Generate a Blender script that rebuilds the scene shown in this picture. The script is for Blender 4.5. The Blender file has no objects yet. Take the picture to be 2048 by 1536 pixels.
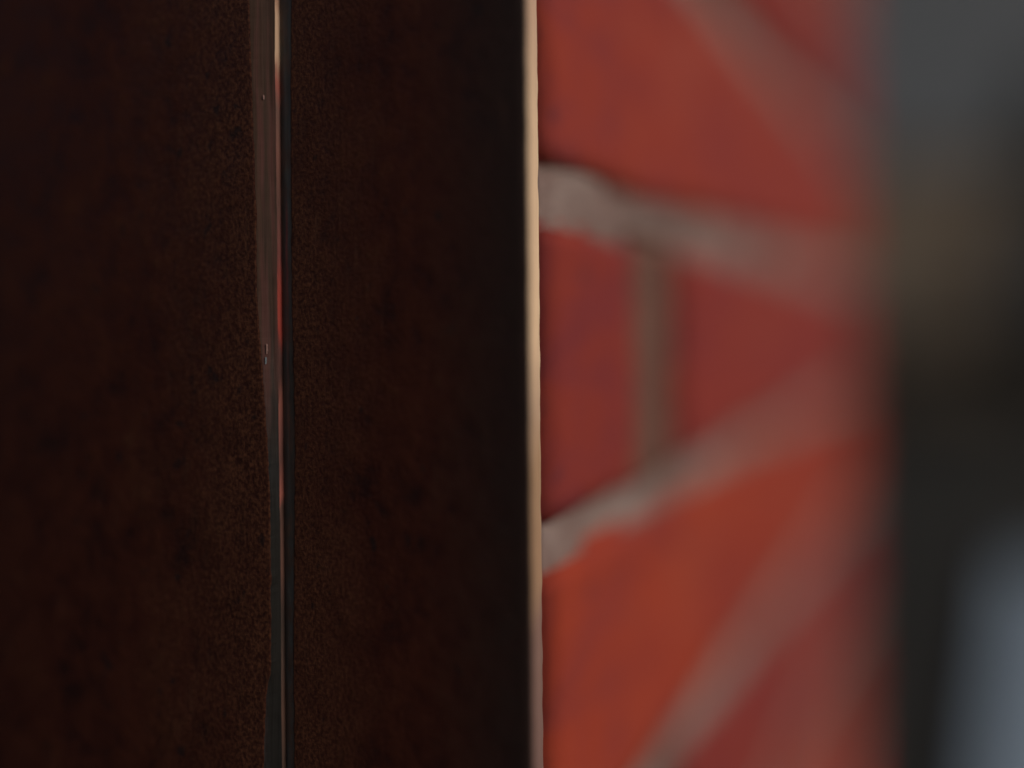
import bpy, bmesh, math, random
from mathutils import Vector, Matrix, noise
R = math.radians
sc = bpy.context.scene
COL = sc.collection

# ------------------------------------------------------------------ camera
FPX, PX, PY, CH = 1138.0, 1024.0, 640.0, 1.2      # focal length in photo pixels, principal point, lens height
cd = bpy.data.cameras.new('camera')
cd.sensor_width = 36; cd.lens = 36*FPX/2048
cd.shift_y = -(768-PY)/2048
cd.clip_start = 0.002; cd.clip_end = 500
cd.dof.use_dof = True; cd.dof.focus_distance = 0.1088; cd.dof.aperture_fstop = 0.74
cam = bpy.data.objects.new('camera', cd); COL.objects.link(cam)
cam.location = (0, 0, CH); cam.rotation_euler = (R(90), R(0.50), 0)
sc.camera = cam

# ------------------------------------------------------------------ light
SUN = Vector((0.80, -0.38, 0.50)).normalized()
w = bpy.data.worlds.new('World'); sc.world = w; w.use_nodes = True
nt = w.node_tree; nt.nodes.clear()
sky = nt.nodes.new('ShaderNodeTexSky'); sky.sky_type = 'NISHITA'; sky.sun_disc = False
sky.sun_elevation = math.asin(SUN.z); sky.sun_rotation = math.atan2(SUN.x, SUN.y)
sky.dust_density = 4.0; sky.air_density = 1.0; sky.ozone_density = 1.0
bg = nt.nodes.new('ShaderNodeBackground'); bg.inputs[1].default_value = 0.06
wo = nt.nodes.new('ShaderNodeOutputWorld')
nt.links.new(sky.outputs[0], bg.inputs[0]); nt.links.new(bg.outputs[0], wo.inputs[0])
sd = bpy.data.lights.new('sun', 'SUN'); sd.energy = 1.5; sd.angle = R(12); sd.color = (1, 0.93, 0.84)
so = bpy.data.objects.new('sun', sd); COL.objects.link(so)
so.rotation_euler = SUN.to_track_quat('Z', 'Y').to_euler(); so.location = (4, -1.5, 5)
sc.view_settings.view_transform = 'Standard'; sc.view_settings.look = 'None'
sc.view_settings.exposure = 0.0; sc.view_settings.gamma = 1

# ------------------------------------------------------------------ helpers
def hexlin(r, g, b):
    f = lambda c: c/12.92 if c <= 0.04045 else ((c+0.055)/1.055)**2.4
    return (f(r/255), f(g/255), f(b/255), 1)
def obj(name, me, mats, parent=None, label=None, cat=None, group=None, kind=None):
    o = bpy.data.objects.new(name, me); COL.objects.link(o)
    for m in (mats if isinstance(mats, list) else [mats]):
        if me is not None and len(me.materials) < len(mats if isinstance(mats, list) else [mats]): me.materials.append(m)
    if parent: o.parent = parent
    tag(o, label, cat, group, kind)
    return o
def tag(o, label=None, cat=None, group=None, kind=None):
    for k, v in (('label', label), ('category', cat), ('group', group), ('kind', kind)):
        if v: o[k] = v
    return o
def empty(name, loc, label, cat, group=None):
    o = bpy.data.objects.new(name, None); COL.objects.link(o); o.location = loc
    o.empty_display_size = 0.02
    return tag(o, label, cat, group)
def mesh(name, vs, fs, smooth=False):
    me = bpy.data.meshes.new(name); me.from_pydata([tuple(v) for v in vs], [], fs); me.update()
    bm = bmesh.new(); bm.from_mesh(me); bmesh.ops.recalc_face_normals(bm, faces=bm.faces); bm.to_mesh(me); bm.free()
    if smooth:
        for p in me.polygons: p.use_smooth = True
    return me
def box(name, x0, x1, y0, y1, z0, z1, bevel=0):
    bm = bmesh.new(); bmesh.ops.create_cube(bm, size=1)
    for v in bm.verts:
        v.co = Vector((x0+(v.co.x+.5)*(x1-x0), y0+(v.co.y+.5)*(y1-y0), z0+(v.co.z+.5)*(z1-z0)))
    if bevel: bmesh.ops.bevel(bm, geom=bm.edges[:], offset=bevel, segments=1, affect='EDGES')
    me = bpy.data.meshes.new(name); bm.to_mesh(me); bm.free(); return me
class Mat:
    def __init__(s, name, rough=0.8, spec=0.3):
        s.m = bpy.data.materials.new(name); s.m.use_nodes = True; s.t = s.m.node_tree
        s.b = s.t.nodes['Principled BSDF']; s.b.inputs['Roughness'].default_value = rough
        s.b.inputs['Specular IOR Level'].default_value = spec
        s.tc = s.n('ShaderNodeTexCoord')
        s.geo = s.n('ShaderNodeNewGeometry')
    def n(s, t): return s.t.nodes.new(t)
    def l(s, a, b): s.t.links.new(a, b)
    def noise(s, scale, stretch=(1,1,1), detail=4, rough=0.6, off=(0,0,0), coord='Object', dist=0):
        mp = s.n('ShaderNodeMapping'); mp.inputs['Scale'].default_value = stretch; mp.inputs['Location'].default_value = off
        s.l(s.tc.outputs[coord], mp.inputs[0])
        x = s.n('ShaderNodeTexNoise'); x.inputs['Scale'].default_value = scale
        x.inputs['Detail'].default_value = detail; x.inputs['Roughness'].default_value = rough; x.inputs['Distortion'].default_value = dist
        s.l(mp.outputs[0], x.inputs['Vector']); return x.outputs[0]
    def ramp(s, fac, stops, interp='LINEAR'):
        r = s.n('ShaderNodeValToRGB'); e = r.color_ramp; e.interpolation = interp
        while len(e.elements) < len(stops): e.elements.new(0.5)
        for el, (p, c) in zip(e.elements, stops):
            el.position = p; el.color = c if isinstance(c, tuple) else (c, c, c, 1)
        s.l(fac, r.inputs[0]); return r.outputs[0]
    def mix(s, fac, a, b, mode='MIX'):
        x = s.n('ShaderNodeMix'); x.data_type = 'RGBA'; x.blend_type = mode
        for sock, v in ((x.inputs[0], fac), (x.inputs[6], a), (x.inputs[7], b)):
            if isinstance(v, (tuple, float, int)): sock.default_value = v
            else: s.l(v, sock)
        return x.outputs[2]
    def math(s, op, a, b=0.0, clamp=False):
        x = s.n('ShaderNodeMath'); x.operation = op; x.use_clamp = clamp
        for sock, v in ((x.inputs[0], a), (x.inputs[1], b)):
            if isinstance(v, (float, int)): sock.default_value = v
            else: s.l(v, sock)
        return x.outputs[0]
    def axis(s, a, lo, hi, coord='Object'):
        sep = s.n('ShaderNodeSeparateXYZ'); s.l(s.tc.outputs[coord], sep.inputs[0])
        r = s.n('ShaderNodeMapRange'); r.inputs[1].default_value = lo; r.inputs[2].default_value = hi
        s.l(sep.outputs[a], r.inputs[0]); return r.outputs[0]
    def color(s, c):
        if isinstance(c, tuple): s.b.inputs['Base Color'].default_value = c
        else: s.l(c, s.b.inputs['Base Color'])
    def bump(s, h, dist, strength=1.0):
        x = s.n('ShaderNodeBump'); x.inputs['Distance'].default_value = dist; x.inputs['Strength'].default_value = strength
        s.l(h, x.inputs['Height']); s.l(x.outputs[0], s.b.inputs['Normal'])

# ------------------------------------------------------------------ the two door boards, in their own frame
# frame: X along the door to the right, Y out of the door towards the viewer's side, Z up; origin at the joint
PHI = R(12); ZS = 0.110
u = Vector((math.cos(PHI), -math.sin(PHI))); nb = Vector((-math.sin(PHI), -math.cos(PHI)))
O = Vector(((558.5-PX)/FPX*ZS, ZS))
def s_at(x, n=0.0):                                # distance along the door of an upright seen at photo column x
    k = (x-PX)/FPX
    return (k*(O.y+n*nb.y) - O.x - n*nb.x)/(u.x - k*u.y)
def z_at(y, s=0.0): return (PY-y)/FPX*(O.y+s*u.y)  # relative to the lens height
door = empty('plank_door', (O.x, O.y, CH), 'dark rusty brown plank door with a worn upright joint, standing against red brick', 'door')
door.rotation_euler = (0, 0, math.atan2(u.y, u.x))  # local -Y faces the viewer
ZV = [i*0.0006 for i in range(-170, 171)]
ZR = [-1.19, -0.9, -0.6, -0.35, -0.2] + ZV + [0.2, 0.35, 0.6, 0.85]
def lerp(tab, y):
    if y <= tab[0][0]: return tab[0][1]
    for (a, va), (b, vb) in zip(tab, tab[1:]):
        if y <= b: return va+(vb-va)*(y-a)/(b-a)
    return tab[-1][1]
def nz(z, f, seed=0.0, ax=0.0): return noise.noise(Vector((z*f, seed, ax)))
LEAN = math.tan(R(0.50))                           # the lens was tipped a little
def y_of(z): return PY - z*FPX/ZS
LEFT = [(-900,497),(0,498),(100,501),(300,508),(450,512),(560,513),(640,517),(700,522),(770,527),(830,531),(900,536),(1000,540),(1150,541),(1310,542),(1345,537),(1375,532),(1420,530),(1536,526),(2600,524)]
LIPW = [(-900,6),(0,5),(60,5.5),(110,7),(160,6.5),(220,5),(330,5.2),(450,4.6),(580,5.6),(640,5.2),(700,4.0),(780,4.2),(840,5.0),(900,4.6),(960,3.6),(1010,3.8),(1040,2.2),(1200,2.0),(1340,3.0),(1420,4.2),(1480,3.2),(1560,2.6),(2600,3)]
RIGHT = [(-900,582),(0,582),(150,581),(300,581),(450,582),(600,583),(800,588),(900,589),(1050,588),(1300,586),(1400,587),(1536,588),(2600,588)]
COS = abs(u.x*0+1)
def wig(z): return 0.0003*max(0, nz(z, 75, 70)-.15)*(1 if -.02 < z < .03 else 0.3)+0.00016*nz(z, 520, 71)
def prof(z):
    y = y_of(z)
    jag = 0.00012*nz(z, 900, 3)+0.00022*nz(z, 260, 4)
    sl = s_at(lerp(LEFT, y)-LEAN*(y-PY), 0.0021) + jag + wig(z)
    lip = lerp(LIPW, y)/10.35/0.607*0.00052 + 0.00006*nz(z, 500, 8)
    lip = max(lip, 0.00010)
    jr = 0.00010*nz(z, 1100, 5)+0.00016*nz(z, 300, 6)
    sr = s_at(lerp(RIGHT, y)-LEAN*(y-PY)) + jr
    return sl, lip, sr
def strip(name, rows, closed=True):
    """rows: list of cross-sections (x,y) with z -> a solid swept along z"""
    vs, fs = [], []
    n = len(rows[0][1])
    for z, pts in rows:
        for (x, yy) in pts: vs.append((x, -yy, z))
    for i in range(len(rows)-1):
        for j in range(n):
            a = i*n+j; b = i*n+(j+1) % n
            fs.append((a, b, b+n, a+n))
    fs.append(tuple(range(n))); fs.append(tuple(range((len(rows)-1)*n, len(rows)*n)))
    return mesh(name, vs, fs)
TH = 0.0104                                        # board thickness
S0 = s_at(-420)
SE = s_at(1061)
lrows, wrows, liprows, rrows, rwrows, erows = [], [], [], [], [], []
for z in ZR:
    sl, lip, sr = prof(z)
    wdt = -sl
    ch = 0.0021                                    # the left board stands this far proud of the right one
    sag = 0.00012*nz(z, 6, 11)
    lrows.append((z, [(S0, ch+0.0004+sag), (S0*0.66, ch+0.0003+sag), (S0*0.33, ch+0.0002), (sl-0.004, ch+0.00008), (sl-0.0012, ch+0.00003), (sl-0.0003, ch), (sl-0.00005, ch-0.0001), (sl-0.00005, -TH), (S0, -TH)]))
    t1 = 0.45+0.12*nz(z, 120, 21)
    g1 = 0.00012*nz(z, 200, 31)
    wrows.append((z, [(sl, ch-0.00012), (sl*(1-t1*.45), ch-0.00012-(ch-lip)*.18+g1*.5), (sl*(1-t1), ch-(ch-lip)*.48), (sl*(1-t1)*.5, ch-(ch-lip)*.78-abs(g1)), (-0.00008, lip+0.00004), (-0.00008, -TH), (sl, -TH)]))
    wob = 0.00005*nz(z, 400, 41)
    liprows.append((z, [(-0.00006, lip), (-0.00001+wob, lip-0.00003), (wob, lip*.5), (wob*.5, -TH), (-0.00006, -TH)]))
    d = 0.0007
    rwrows.append((z, [(0.00012, -d-0.0004), (0.00035, -d+0.00005*nz(z, 700, 51)), (sr*.45, -d*.55+0.0001*nz(z, 260, 52)), (sr*.8, -d*.30+0.00005*nz(z, 600, 53)), (sr-0.00002, -0.00010), (sr-0.00002, -TH), (0.00012, -TH)]))
    ej = 0.00010*nz(z, 160, 61)+0.00025*nz(z, 22, 62)
    rrows.append((z, [(sr, -0.00008), (sr+0.0002, 0), (sr+0.002, 0.00002), (SE*.5, 0.00015), (SE-0.0016+ej, 0.0), (SE-0.0006+ej, -0.0002), (SE-0.00042+ej, -0.00045), (SE-0.00042+ej, -TH), (sr, -TH)]))
    ej2 = 0.00012*nz(z, 210, 63)
    erows.append((z, [(SE-0.0004+ej, -0.0006), (SE-0.0001+ej, -0.0006), (SE+ej, -0.0010), (SE+ej*.8+ej2*.7, -TH*.5), (SE+ej*.6+ej2*1.8, -TH+0.0006), (SE-0.0004, -TH+0.0002), (SE-0.0004+ej, -TH+0.0002)]))

# --- paint on the boards
def paint(name, seed, lo, hi, flip):
    m = Mat(name, 0.62, 0.11)
    big = m.noise(60, (1, 1, .85), 6, .68, (seed, 0, 0))
    mid = m.noise(240, (1, 1, .75), 5, .7, (seed+3, 0, 0))
    fine = m.noise(1500, (1, 1, .8), 4, .68, (seed+7, 0, 0))
    c = m.ramp(m.mix(0.6, big, mid), [(0.36, (0.018, 0.0065, 0.0062, 1)), (0.46, (0.038, 0.0095, 0.0060, 1)), (0.58, (0.052, 0.0135, 0.0072, 1)), (0.68, (0.064, 0.0240, 0.0110, 1))])
    # rubbed, rustier paint spreading in from the joint; blacker paint towards the free edge
    rub = m.math('ADD', m.axis(0, lo, hi), m.math('MULTIPLY', m.math('SUBTRACT', big, 0.5), 1.3))
    rubr = m.ramp(rub, [(0.30, 0.0), (0.95, 1.0)])
    speck = m.ramp(fine, [(0.42, 0.0), (0.64, 1.0)])
    rust = m.mix(speck, (0.029, 0.0098, 0.0068, 1), (0.110, 0.043, 0.0215, 1))
    c = m.mix(m.math('MULTIPLY', rubr, 0.72), c, rust)
    spots = m.ramp(m.noise(330, (1, 1, .7), 2, .5, (seed+11, 2, 1)), [(0.66, 0.0), (0.74, 1.0)])
    c = m.mix(m.math('MULTIPLY', spots, 0.75), c, (0.013, 0.0085, 0.0090, 1))
    if flip:
        edge_dark = m.ramp(m.math('ADD', m.axis(0, SE*.55, SE), m.math('MULTIPLY', m.math('SUBTRACT', mid, 0.5), 0.9)), [(0.1, 0.0), (0.9, 1.0)])
        c = m.mix(m.math('MULTIPLY', edge_dark, 0.85), c, (0.019, 0.0125, 0.0112, 1))
    else:
        edge_dark = m.ramp(m.math('ADD', m.axis(0, -0.045, S0*.8), m.math('MULTIPLY', m.math('SUBTRACT', big, 0.5), 0.9)), [(0.0, 0.0), (0.9, 1.0)])
        c = m.mix(m.math('MULTIPLY', edge_dark, 0.6), c, (0.024, 0.0068, 0.0048, 1))
    m.color(c)
    h = m.math('ADD', m.math('MULTIPLY', fine, 0.5), m.math('MULTIPLY', mid, 1.0))
    mp = m.n('ShaderNodeMapping'); mp.inputs['Rotation'].default_value = (0, R(14), 0); mp.inputs['Scale'].default_value = (1, 1, .07); mp.inputs['Location'].default_value = (seed, 0, 0)
    m.l(m.tc.outputs['Object'], mp.inputs[0]); sn = m.n('ShaderNodeTexNoise'); sn.inputs['Scale'].default_value = 900; sn.inputs['Detail'].default_value = 3; m.l(mp.outputs[0], sn.inputs['Vector'])
    scr = m.math('MULTIPLY', m.ramp(sn.outputs[0], [(0.58, 0.0), (0.70, 1.0)]), m.ramp(m.noise(60, (1, 1, 1), 3, .5, (seed+20, 1, 0)), [(0.50, 0.0), (0.62, 1.0)]))
    m.color(m.mix(m.math('MULTIPLY', scr, .25), c, (0.095, 0.045, 0.026, 1)))
    h = m.math('SUBTRACT', h, m.math('MULTIPLY', scr, .12))
    m.bump(h, 0.00034, 0.9)
    m.l(m.ramp(mid, [(0.3, 0.5), (0.7, 0.8)]), m.b.inputs['Roughness'])
    return m.m
M_left = paint('rusty_brown_paint_left', 0, -0.045, -0.002, False)
M_right = paint('rusty_brown_paint_right', 5, 0.030, 0.002, True)
def ztop(y): return z_at(y)
def zf(y): return (1-(z_at(y)-z_at(1536))/(z_at(0)-z_at(1536)))   # 0 at the photo's top, 1 at its bottom
# --- rubbed bevel of the left board
m = Mat('rubbed_bevel_wood', 0.7, 0.14)
st = m.noise(700, (1, 1, .02), 4, .7); st2 = m.noise(1900, (1, 1, .035), 3, .6, (3, 1, 0)); bl = m.noise(260, (1, 1, .35), 4, .6, (1, 5, 0))
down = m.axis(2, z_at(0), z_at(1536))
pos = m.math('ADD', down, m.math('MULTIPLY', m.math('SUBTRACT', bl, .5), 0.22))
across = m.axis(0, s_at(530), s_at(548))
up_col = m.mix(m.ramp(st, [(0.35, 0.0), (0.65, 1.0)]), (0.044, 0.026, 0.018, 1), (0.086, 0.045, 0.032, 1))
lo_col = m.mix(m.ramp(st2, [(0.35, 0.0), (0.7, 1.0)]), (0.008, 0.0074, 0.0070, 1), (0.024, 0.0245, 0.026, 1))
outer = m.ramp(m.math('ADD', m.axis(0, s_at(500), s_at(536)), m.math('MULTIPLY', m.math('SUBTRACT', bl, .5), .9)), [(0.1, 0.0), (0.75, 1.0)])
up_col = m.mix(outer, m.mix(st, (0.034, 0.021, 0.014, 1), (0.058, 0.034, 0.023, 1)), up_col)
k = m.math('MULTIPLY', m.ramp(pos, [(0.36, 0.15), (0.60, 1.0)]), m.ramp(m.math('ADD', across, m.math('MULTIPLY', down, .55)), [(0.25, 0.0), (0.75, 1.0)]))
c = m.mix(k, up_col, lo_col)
pink = m.math('MULTIPLY', m.ramp(m.noise(420, (1, 1, .05), 3, .6, (9, 2, 0)), [(0.52, 0.0), (0.64, 1.0)]), m.ramp(down, [(0.05, .9), (0.48, .7), (0.62, .1)]))
c = m.mix(m.math('MULTIPLY', pink, .7), c, (0.115, 0.045, 0.039, 1))
fl = m.ramp(m.noise(1500, (1, 1, .5), 2, .5, (2, 8, 0)), [(0.785, 0.0), (0.80, 1.0)])
c = m.mix(m.math('MULTIPLY', fl, .8), c, (0.16, 0.12, 0.11, 1))
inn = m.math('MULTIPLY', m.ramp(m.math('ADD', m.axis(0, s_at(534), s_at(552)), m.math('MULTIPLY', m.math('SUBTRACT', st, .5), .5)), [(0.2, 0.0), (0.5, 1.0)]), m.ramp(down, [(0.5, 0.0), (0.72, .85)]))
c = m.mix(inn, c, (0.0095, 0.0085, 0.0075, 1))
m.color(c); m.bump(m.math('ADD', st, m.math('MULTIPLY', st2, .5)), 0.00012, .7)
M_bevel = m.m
# --- bare and red-primed arris at the joint
m = Mat('bare_arris_wood', 0.55, 0.3)
dn = m.axis(2, z_at(0), z_at(1536))
jig = m.math('ADD', dn, m.math('MULTIPLY', m.math('SUBTRACT', m.noise(900, (1, 1, .06), 3, .6), .5), 0.05))
T = lambda r, g, b: (r, g, b, 1)
c = m.ramp(jig, [(0.0, T(.40, .23, .16)), (0.02, T(.58, .39, .27)), (0.065, T(.60, .41, .28)), (0.085, T(.36, .18, .13)), (0.105, T(.32, .10, .08)), (0.14, T(.16, .085, .07)),
     (0.20, T(.17, .075, .06)), (0.26, T(.12, .06, .05)), (0.33, T(.17, .055, .05)), (0.375, T(.32, .058, .045)), (0.43, T(.30, .05, .038)), (0.455, T(.10, .042, .037)),
     (0.49, T(.075, .038, .034)), (0.525, T(.26, .095, .075)), (0.56, T(.18, .07, .06)), (0.60, T(.11, .05, .043)), (0.645, T(.30, .10, .08)), (0.66, T(.11, .06, .05)),
     (0.74, T(.13, .065, .05)), (0.80, T(.06, .043, .037)), (0.93, T(.10, .055, .042)), (1.0, T(.07, .045, .036))])
ly = m.noise(1600, (1, 1, .03), 3, .6, (4, 4, 4))
c = m.mix(0.5, c, m.mix(m.ramp(ly, [(0.38, 0.0), (0.62, 1.0)]), (0.45, 0.40, 0.40, 1), (1, 1, 1, 1)), 'MULTIPLY')
m.color(c); m.bump(ly, 0.00005, .6)
M_lip = m.m
# --- scuffed strip on the right board beside the joint
m = Mat('scuffed_joint_strip', 0.6, 0.3)
st = m.noise(900, (1, 1, .03), 4, .65, (6, 0, 0)); bl = m.noise(420, (1, 1, .4), 4, .65, (2, 3, 0))
c = m.mix(m.ramp(st, [(0.36, 0.0), (0.66, 1.0)]), (0.040, 0.034, 0.028, 1), (0.078, 0.072, 0.066, 1))
c = m.mix(m.ramp(bl, [(0.44, 0.0), (0.62, .85)]), c, (0.080, 0.045, 0.032, 1))
wob = m.math('MULTIPLY', m.math('SUBTRACT', m.noise(500, (.001, .001, .12), 3, .6, (1, 1, 9)), .5), .7)
band = m.ramp(m.math('ADD', m.axis(0, s_at(563), s_at(585)), wob), [(.30, 0.0), (.42, 1.0), (.50, 1.0), (.62, 0.0)])
red = m.math('MULTIPLY', band, m.ramp(m.axis(2, z_at(0), z_at(1536)), [(0.24, 0.0), (0.29, .9), (0.35, .9), (0.40, .35), (0.55, .2), (.62, 0.0)]))
c = m.mix(red, c, (0.17, 0.045, 0.04, 1))
m.color(c); m.bump(m.math('ADD', st, bl), 0.00012, .7)
M_scuff = m.m
# --- bare sawn edge of the right board
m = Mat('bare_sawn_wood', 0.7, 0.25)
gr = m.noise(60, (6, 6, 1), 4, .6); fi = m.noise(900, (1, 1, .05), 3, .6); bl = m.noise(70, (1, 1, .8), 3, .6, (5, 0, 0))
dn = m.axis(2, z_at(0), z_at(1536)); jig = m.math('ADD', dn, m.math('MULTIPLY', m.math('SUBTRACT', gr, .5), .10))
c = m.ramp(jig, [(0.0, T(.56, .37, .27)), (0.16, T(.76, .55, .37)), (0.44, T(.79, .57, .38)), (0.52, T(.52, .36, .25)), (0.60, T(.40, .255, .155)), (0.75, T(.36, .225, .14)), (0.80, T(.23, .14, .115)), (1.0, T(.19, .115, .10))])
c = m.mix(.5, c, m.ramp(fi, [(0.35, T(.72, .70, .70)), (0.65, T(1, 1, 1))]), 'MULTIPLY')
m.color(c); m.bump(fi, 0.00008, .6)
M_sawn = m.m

lb = obj('board', strip('board_left', lrows), M_left, door, 'left board with a wide rubbed bevel along its right side')
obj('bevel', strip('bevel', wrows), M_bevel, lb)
obj('arris', strip('arris', liprows), M_lip, lb)
rb = obj('board', strip('board_right', rrows), M_right, door, 'right board with a bare pale sawn edge')
obj('scuffed_strip', strip('scuffed_strip', rwrows), M_scuff, rb)
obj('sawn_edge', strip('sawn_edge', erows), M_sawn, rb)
# splinters lifted from the rubbed bevel
m = Mat('pale_splinter', .6, .3); m.color(m.ramp(m.noise(2500), [(0.3, T(.12, .06, .05)), (0.7, T(.18, .11, .10))])); M_spl = m.m
m = Mat('grey_splinter', .5, .3); m.color(m.ramp(m.noise(2500), [(0.3, T(.06, .075, .09)), (0.7, T(.12, .14, .16))])); M_spg = m.m
rnd = random.Random(4)
for (px, py, w_, h_, mt) in ((534.5, 693, 3.0, 20, M_spl), (533.5, 716, 2.6, 14, M_spg), (527, 194, 2.6, 9, M_spl)):
    z = z_at(py); sl, lip, sr = prof(z); s = s_at(px-LEAN*(py-PY), 0.0014 if px < 556 else 0)
    ch = 0.0021
    if s < 0: hgt = ch + (lip-ch)*(s-sl)/(-sl) if s > sl else ch
    else: hgt = -0.0007*(1-s/sr) if s < sr else 0
    a = w_/10.35e3; b = h_/10.35e3
    vs = []
    for i in range(7):
        t = i/6; ww = a*.5*math.sin(math.pi*(0.08+.84*t))*(0.7+.6*rnd.random()); zz = z-b/2+b*t; cx = s+rnd.uniform(-.1, .1)*a
        top = hgt+0.00022+0.00008*rnd.random()
        vs += [(cx-ww, -(hgt-0.0001), zz), (cx, -top, zz), (cx+ww, -(hgt-0.0001), zz)]
    fs = []
    for i in range(6):
        for j in range(3):
            p, q = i*3+j, i*3+(j+1) % 3; fs.append((p, q, q+3, p+3))
    fs += [(0, 1, 2), (18, 19, 20)]
    obj('splinter', mesh('splinter', vs, fs), mt, lb if s < 0 else rb)

# ------------------------------------------------------------------ brick wall, in its own frame
# frame: X along the wall away from the viewer, Y out of the face, Z up; origin on the face beside the door
Z0 = 0.118; TH_W = math.atan2(1985-PX, FPX)
wd = Vector((math.sin(TH_W), math.cos(TH_W))); W0 = Vector(((1085-PX)/FPX*Z0, Z0))
def w_at(x):
    k = (x-PX)/FPX; return (k*W0.y-W0.x)/(wd.x-k*wd.y)
wall = empty('brick_wall', (W0.x, W0.y, CH), 'red brick wall end with grey mortar joints, standing right behind the door', 'wall')
wall.rotation_euler = (0, 0, math.atan2(wd.y, wd.x))     # local +X along the wall, local -Y out of the face
WL, WR, WT = -0.003, w_at(1716), 0.102
PITCH = 0.075; JT = 0.0098; MORT0 = (PY-388)/FPX*Z0          # centre of the bed joint above the middle course
m = Mat('red_brick', .9, .06)
oi = m.n('ShaderNodeObjectInfo')
n1 = m.noise(22, (1, 1, 1.3), 4, .55); n2 = m.noise(75, (1, 1, 1), 4, .6); n3 = m.noise(700, (1, 1, 1), 3, .6)
var = m.ramp(m.mix(.3, n1, n2), [(0.34, T(.66, .66, .80)), (0.45, T(.88, .86, .98)), (0.54, T(1.06, .92, .76)), (0.66, T(1.12, 1.30, 1.22))])
c = m.mix(1.0, oi.outputs['Color'], var, 'MULTIPLY')
pit = m.ramp(m.noise(85, (1, 1, 1), 2, .5, (4, 9, 2)), [(0.62, 0.0), (0.74, .6)])
c = m.mix(pit, c, (0.10, 0.035, 0.045, 1))
m.color(c); m.bump(m.math('ADD', m.math('MULTIPLY', n2, 1.0), m.math('MULTIPLY', n3, .3)), .0016, .6)
M_brick = m.m
m = Mat('grey_mortar', .95, .1)
n1 = m.noise(38, detail=4); n2 = m.noise(900, detail=3)
c = m.ramp(m.mix(.25, n1, n2), [(0.32, T(.15, .095, .085)), (0.5, T(.22, .155, .142)), (0.66, T(.35, .285, .265))])
m.color(c); m.bump(m.math('ADD', n1, n2), .0012, .6)
M_mort = m.m
def brick_mesh(name, L, H, D, seed):
    nx, nz_ = max(4, int(L/0.010)), 10
    bm = bmesh.new(); bmesh.ops.create_cube(bm, size=1)
    for v in bm.verts: v.co = Vector(((v.co.x+.5)*L, (v.co.y+.5)*D, (v.co.z)*H))
    def cuts(axis, n, length, lo):
        for i in range(1, n):
            p = [0, 0, 0]; q = [0, 0, 0]; p[axis] = lo+length*i/n; q[axis] = 1
            bmesh.ops.bisect_plane(bm, geom=bm.verts[:]+bm.edges[:]+bm.faces[:], plane_co=p, plane_no=q)
    bmesh.ops.bevel(bm, geom=bm.edges[:], offset=.0022, segments=2, affect='EDGES')
    cuts(0, nx, L, 0); cuts(2, nz_, H, -H/2); cuts(1, 3, D, 0)
    for v in bm.verts:
        p = v.co
        d = noise.noise_vector(Vector((p.x*45+seed*7, p.y*45, p.z*45)))*.0011+noise.noise_vector(Vector((p.x*160+seed, p.y*160, p.z*160)))*.0004
        v.co = p+Vector((d.x, d.y*.8, d.z*1.2))
    me = bpy.data.meshes.new(name); bm.to_mesh(me); bm.free()
    for p in me.polygons: p.use_smooth = True
    return me
J0, J1 = w_at(1270), w_at(1348)
H = PITCH-JT
ml = [brick_mesh('brick_long', WR-WL, H, WT-.004, i) for i in range(3)]
ms = [brick_mesh('brick_short', J0-WL, H, WT-.004, 10+i) for i in range(2)]
mm = [brick_mesh('brick_middle', WR-J1, H, WT-.004, 20+i) for i in range(2)]
for me in ml+ms+mm: me.materials.append(M_brick)
TONE = {1: (.262, .048, .040), 0: (.222, .041, .038), -1: (.290, .050, .034), 2: (.20, .036, .033), -2: (.20, .037, .035)}
rnd = random.Random(11)
zc0 = MORT0-PITCH/2
zlow, zhigh = -1.185, 0.80
kk = range(math.ceil((zlow-zc0)/PITCH), int((zhigh-zc0)/PITCH)+1)
for kq in kk:
    zc = zc0+kq*PITCH
    base = TONE.get(kq, (.28+rnd.uniform(-.05, .05), .052+rnd.uniform(-.008, .008), .037))
    items = [(ml[kq % 3], WL)] if kq % 2 else [(ms[(kq//2) % 2], WL), (mm[(kq//2) % 2], J1)]
    if kq >= 2: zc += .0050
    for i, (me, x0) in enumerate(items):
        o = bpy.data.objects.new('brick', me); COL.objects.link(o); o.parent = wall
        o.location = (x0, 0.0005*rnd.uniform(-1, 1), zc+.0006*rnd.uniform(-1, 1))
        if kq == 1: o.scale.z = (H+.0048)/H; o.location.z += .0024
        if kq == -1: o.scale.z = (H+.0026)/H; o.location.z += .0013
        t = 1.0 if i == 0 else 1.06
        o.color = (base[0]*t, base[1]*t*1.02, base[2]*t, 1)
# mortar: a core set back from the brick faces, uneven on its face
vs, fs = [], []
zl, zh = zc0+kk[0]*PITCH-H/2-.001, zc0+kk[-1]*PITCH+H/2+.003
nx, nz_ = 120, 560
for i in range(nz_+1):
    for j in range(nx+1):
        x = WL+.003+(WR-WL-.006)*j/nx; z = zl+(zh-zl)*i/nz_
        d = .0015+.0009*noise.noise(Vector((x*70, z*110, 2)))+.0006*noise.noise(Vector((x*250, z*250, 5)))
        row = (z-zc0)/PITCH; kr = round(row)
        if kr % 2 == 0 and abs(row-kr)*PITCH < H/2 and J0-.004 < x < J1+.004: d += .007
        vs.append((x, d, z))
for i in range(nz_):
    for j in range(nx):
        a = i*(nx+1)+j; fs.append((a, a+1, a+nx+2, a+nx+1))
b0 = len(vs)
vs += [(WL+.003, WT-.006, zl), (WR-.003, WT-.006, zl), (WR-.003, WT-.006, zh), (WL+.003, WT-.006, zh)]
fs.append((b0, b0+1, b0+2, b0+3))
bot = list(range(nx+1)); top = [nz_*(nx+1)+j for j in range(nx+1)]
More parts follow.
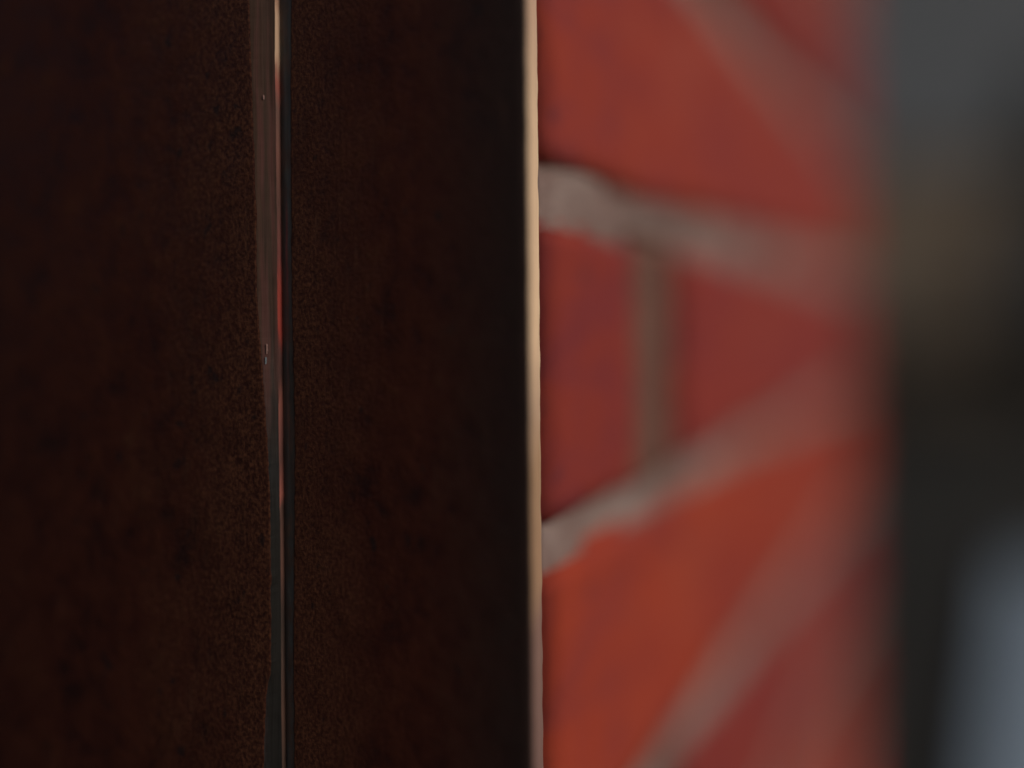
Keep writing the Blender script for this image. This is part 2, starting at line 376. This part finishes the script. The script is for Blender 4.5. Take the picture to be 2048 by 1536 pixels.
lft = [i*(nx+1) for i in range(nz_+1)]; rgt = [i*(nx+1)+nx for i in range(nz_+1)]
fs += [tuple(bot+[b0+1, b0]), tuple(top+[b0+2, b0+3]), tuple(lft+[b0+3, b0]), tuple(rgt+[b0+2, b0+1])]
obj('mortar', mesh('mortar', vs, fs), M_mort, wall)

m = Mat('shaded_mortar', .95, .1)  # upright joint mortar: shade of the recess put into a darker brown colour
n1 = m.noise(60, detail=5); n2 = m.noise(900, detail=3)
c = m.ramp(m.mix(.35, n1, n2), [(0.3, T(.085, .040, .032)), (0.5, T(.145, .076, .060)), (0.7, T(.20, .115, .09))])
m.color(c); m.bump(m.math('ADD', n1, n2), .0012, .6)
M_joint_shade = m.m
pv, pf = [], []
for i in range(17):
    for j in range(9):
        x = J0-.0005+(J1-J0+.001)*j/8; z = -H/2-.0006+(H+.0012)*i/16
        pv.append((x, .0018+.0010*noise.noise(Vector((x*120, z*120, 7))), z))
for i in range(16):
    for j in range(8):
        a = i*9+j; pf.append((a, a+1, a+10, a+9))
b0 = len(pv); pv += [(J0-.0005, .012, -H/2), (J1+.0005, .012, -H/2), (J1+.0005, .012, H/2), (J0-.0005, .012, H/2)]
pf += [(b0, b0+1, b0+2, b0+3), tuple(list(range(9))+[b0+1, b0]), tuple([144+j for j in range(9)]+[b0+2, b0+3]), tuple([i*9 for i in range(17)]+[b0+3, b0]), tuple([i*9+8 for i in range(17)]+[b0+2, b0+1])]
pm = mesh('upright_joint', pv, pf, True); pm.materials.append(M_joint_shade)
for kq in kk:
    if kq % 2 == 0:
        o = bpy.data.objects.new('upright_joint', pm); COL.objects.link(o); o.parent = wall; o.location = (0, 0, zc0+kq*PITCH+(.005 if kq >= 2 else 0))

# ------------------------------------------------------------------ what lies behind, far out of focus
m = Mat('dark_soil', .95, .1); m.color(m.ramp(m.noise(6, detail=6), [(0.3, T(.023, .022, .020)), (0.7, T(.042, .040, .036))])); m.bump(m.noise(60, detail=5), .02); M_soil = m.m
vs = [(-60, -60, 0), (60, -60, 0), (60, 60, 0), (-60, 60, 0)]
obj('ground', mesh('ground', vs, [(0, 1, 2, 3)]), M_soil, kind='structure')
# pale path running off in nearly the wall's direction
m = Mat('blue_grey_paving', .7, .4); m.color(m.ramp(m.noise(9, detail=6), [(0.3, T(.235, .30, .365)), (0.7, T(.30, .37, .44))])); m.bump(m.noise(150, detail=4), .004); M_path = m.m
pa = Vector((1.25, 1.52)); pd = Vector((.939, 1.0)).normalized(); pn = Vector((pd.y, -pd.x))
path = obj('path', mesh('path', [(*(pa-pd*2.0), .004), (*(pa-pd*2.0+pn*1.3), .004), (*(pa+pd*2.5+pn*1.3), .004), (*(pa+pd*2.5), .004)], [(0, 1, 2, 3)]), M_soil, kind='structure')
slab = None
for i in range(6):
    for j in range(2):
        if slab is None:
            slab = box('paving_slab', .006, .594, .006, .644, 0, .03, .006); slab.materials.append(M_path)
        o = bpy.data.objects.new('paving_slab', slab); COL.objects.link(o); o.parent = path
        p = pa-pd*2.0+pd*(.6*i)+pn*(1.3-.65*j)
        o.location = (p.x, p.y, .005+.002*((i*7+j*3) % 3)); o.rotation_euler = (0, 0, math.atan2(pd.y, pd.x))
# brown shed: boarded wall, flat roof
m = Mat('brown_shed_boards', .8, .2); m.color(m.ramp(m.noise(3, (1, 1, 12), 4), [(0.3, T(.135, .104, .078)), (0.7, T(.185, .143, .108))])); M_shed = m.m
m = Mat('grey_felt', .9, .1); m.color(m.ramp(m.noise(20), [(0.3, T(.10, .095, .09)), (0.7, T(.14, .135, .13))])); M_felt = m.m
shed = empty('garden_shed', (4.6, 7.6, 0.12), 'brown boarded shed far behind, blurred beside the brick edge', 'shed')
bd = box('board', 0, 2.6, 0, .02, 0, .165, .004); bd.materials.append(M_shed)
for i in range(18):
    o = bpy.data.objects.new('cladding_board', bd); COL.objects.link(o); o.parent = shed; o.location = (-.4, 0, .05+.17*i); o.rotation_euler = (R(-4), 0, 0)
obj('shed_body', box('shed_body', -.38, 2.18, .03, 1.6, -.14, 3.12), M_shed, shed)
obj('roof', box('roof', -.5, 2.3, -.08, 1.7, 3.13, 3.22, .01), M_felt, shed)
# grey rendered house
m = Mat('grey_render', .9, .1); m.color(m.ramp(m.noise(2.5, detail=6), [(0.3, T(.110, .121, .136)), (0.7, T(.150, .163, .181))])); m.bump(m.noise(70), .006); M_rend = m.m
m = Mat('slate', .7, .3); m.color(m.ramp(m.noise(5), [(0.3, T(.05, .055, .06)), (0.7, T(.09, .095, .10))])); M_slate = m.m
m = Mat('white_frame', .5, .4); m.color((.7, .7, .68, 1)); M_frame = m.m
m = Mat('window_glass', .06, .6); m.color((.03, .035, .04, 1)); M_glass = m.m
house = empty('house', (8, 11, 0), 'grey rendered house far behind above the shed', 'house')
obj('house_wall', box('house_wall', -5, 6, 0, 7, 0, 9.6), M_rend, house)
obj('roof', mesh('roof', [(-5.3, -.4, 9.62), (6.3, -.4, 9.62), (6.3, 7.4, 9.62), (-5.3, 7.4, 9.62), (-5.3, 3.5, 12), (6.3, 3.5, 12)], [(0, 1, 2, 3), (0, 1, 5, 4), (2, 3, 4, 5), (1, 2, 5), (0, 3, 4)]), M_slate, house)
for (x, z) in ((4.0, 1.2), (4.0, 5.0), (-3.6, 5.0)):
    f = obj('window', box('window', x-.65, x+.65, -.05, .0, z, z+1.4, .01), M_frame, house)
    obj('pane', box('pane', x-.57, x-.03, -.056, -.045, z+.08, z+1.32), M_glass, f)
    obj('pane', box('pane', x+.03, x+.57, -.056, -.045, z+.08, z+1.32), M_glass, f)
# dark conifer at the right
m = Mat('conifer_leaf', .8, .2); m.color(m.ramp(m.noise(4), [(0.3, T(.036, .038, .030)), (0.7, T(.066, .064, .052))])); M_leaf = m.m
m = Mat('bark', .9, .1); m.color(m.ramp(m.noise(30, (1, 1, .2)), [(0.3, T(.04, .03, .02)), (0.7, T(.08, .06, .045))])); M_bark = m.m
tree = empty('conifer_tree', (5.95, 6.3, 0), 'dark conifer at the right edge, blurred in front of the house', 'tree')
vs, fs = [], []
prev = None
for i in range(7):
    z = i*.6; r = .11*(1-i/7.5)
    for j in range(8):
        a = j*math.pi/4; vs.append((r*math.cos(a)+.03*math.sin(i), r*math.sin(a), z))
    if i:
        for j in range(8):
            p = (i-1)*8; fs.append((p+j, p+(j+1) % 8, p+8+(j+1) % 8, p+8+j))
rnd = random.Random(2)
obj('trunk', mesh('trunk', vs, fs), M_bark, tree)
vs, fs = [], []
for i in range(6500):
    t = rnd.random()**1.25; z = .35+3.55*t
    rr = (.78*(1-t)**.7+.06)*(.75+.35*math.sin(z*5+3*math.sin(z*2)))
    a = rnd.uniform(0, 6.283); r = rr*math.sqrt(rnd.uniform(.15, 1))
    p = Vector((r*math.cos(a), r*math.sin(a), z))
    d = Vector((math.cos(a), math.sin(a), rnd.uniform(-.2, .8))).normalized()
    sd_ = d.cross(Vector((rnd.uniform(-1, 1), rnd.uniform(-1, 1), rnd.uniform(-1, 1)))).normalized()
    L = rnd.uniform(.05, .11); b = len(vs)
    vs += [p-sd_*.018, p+d*L, p+sd_*.018, p+d*L*.4+Vector((0, 0, -.02))]
    fs += [(b, b+3, b+1), (b+3, b+2, b+1)]
me = bpy.data.meshes.new('crown'); me.from_pydata([tuple(v) for v in vs], [], fs); me.update()
obj('crown', me, M_leaf, tree)

# low dark hedge in front of the shed
m = Mat('hedge_leaf', .75, .25); m.color(m.ramp(m.noise(5), [(0.3, T(.032, .031, .026)), (0.7, T(.060, .056, .048))])); M_hl = m.m
hedge = empty('hedge', (4.6, 6.0, 0), 'low dark clipped hedge along the foot of the brown shed', 'hedge')
hv = [(.018*math.cos(j*math.pi/3), .018*math.sin(j*math.pi/3), 0) for j in range(6)]+[(.04+.01*math.cos(j*math.pi/3), .01*math.sin(j*math.pi/3), .7) for j in range(6)]
stem = mesh('stem', hv, [(j, (j+1) % 6, 6+(j+1) % 6, 6+j) for j in range(6)]); stem.materials.append(M_bark)
for i in range(9):
    o = bpy.data.objects.new('stem', stem); COL.objects.link(o); o.parent = hedge; o.location = (-1.7+i*.42, 0, 0); o.rotation_euler = (0, 0, i*1.3)
rnd = random.Random(9); hv, hf = [], []
for i in range(9000):
    x = rnd.uniform(-2, 2); y = rnd.uniform(-.32, .32); z = .06+rnd.random()**.6*(.80+.10*noise.noise(Vector((x*1.7, 3, 1))))
    if i % 6 == 0: z = .8+.75*rnd.random()**2.2*(1+.5*noise.noise(Vector((x*4, 1, 7)))); y *= .7
    if abs(y) < .2 and z < .65 and abs(x) < 1.85: continue
    d = Vector((rnd.uniform(-1, 1), rnd.uniform(-1, 1), rnd.uniform(-.3, 1))).normalized()
    e = d.cross(Vector((rnd.uniform(-1, 1), rnd.uniform(-1, 1), rnd.uniform(-1, 1)))).normalized()
    p = Vector((x, y, z)); b = len(hv)
    hv += [p-e*.02, p+d*.075, p+e*.02]; hf += [(b, b+2, b+1)]
me = bpy.data.meshes.new('foliage'); me.from_pydata([tuple(v) for v in hv], [], hf); me.update()
obj('foliage', me, M_hl, hedge)
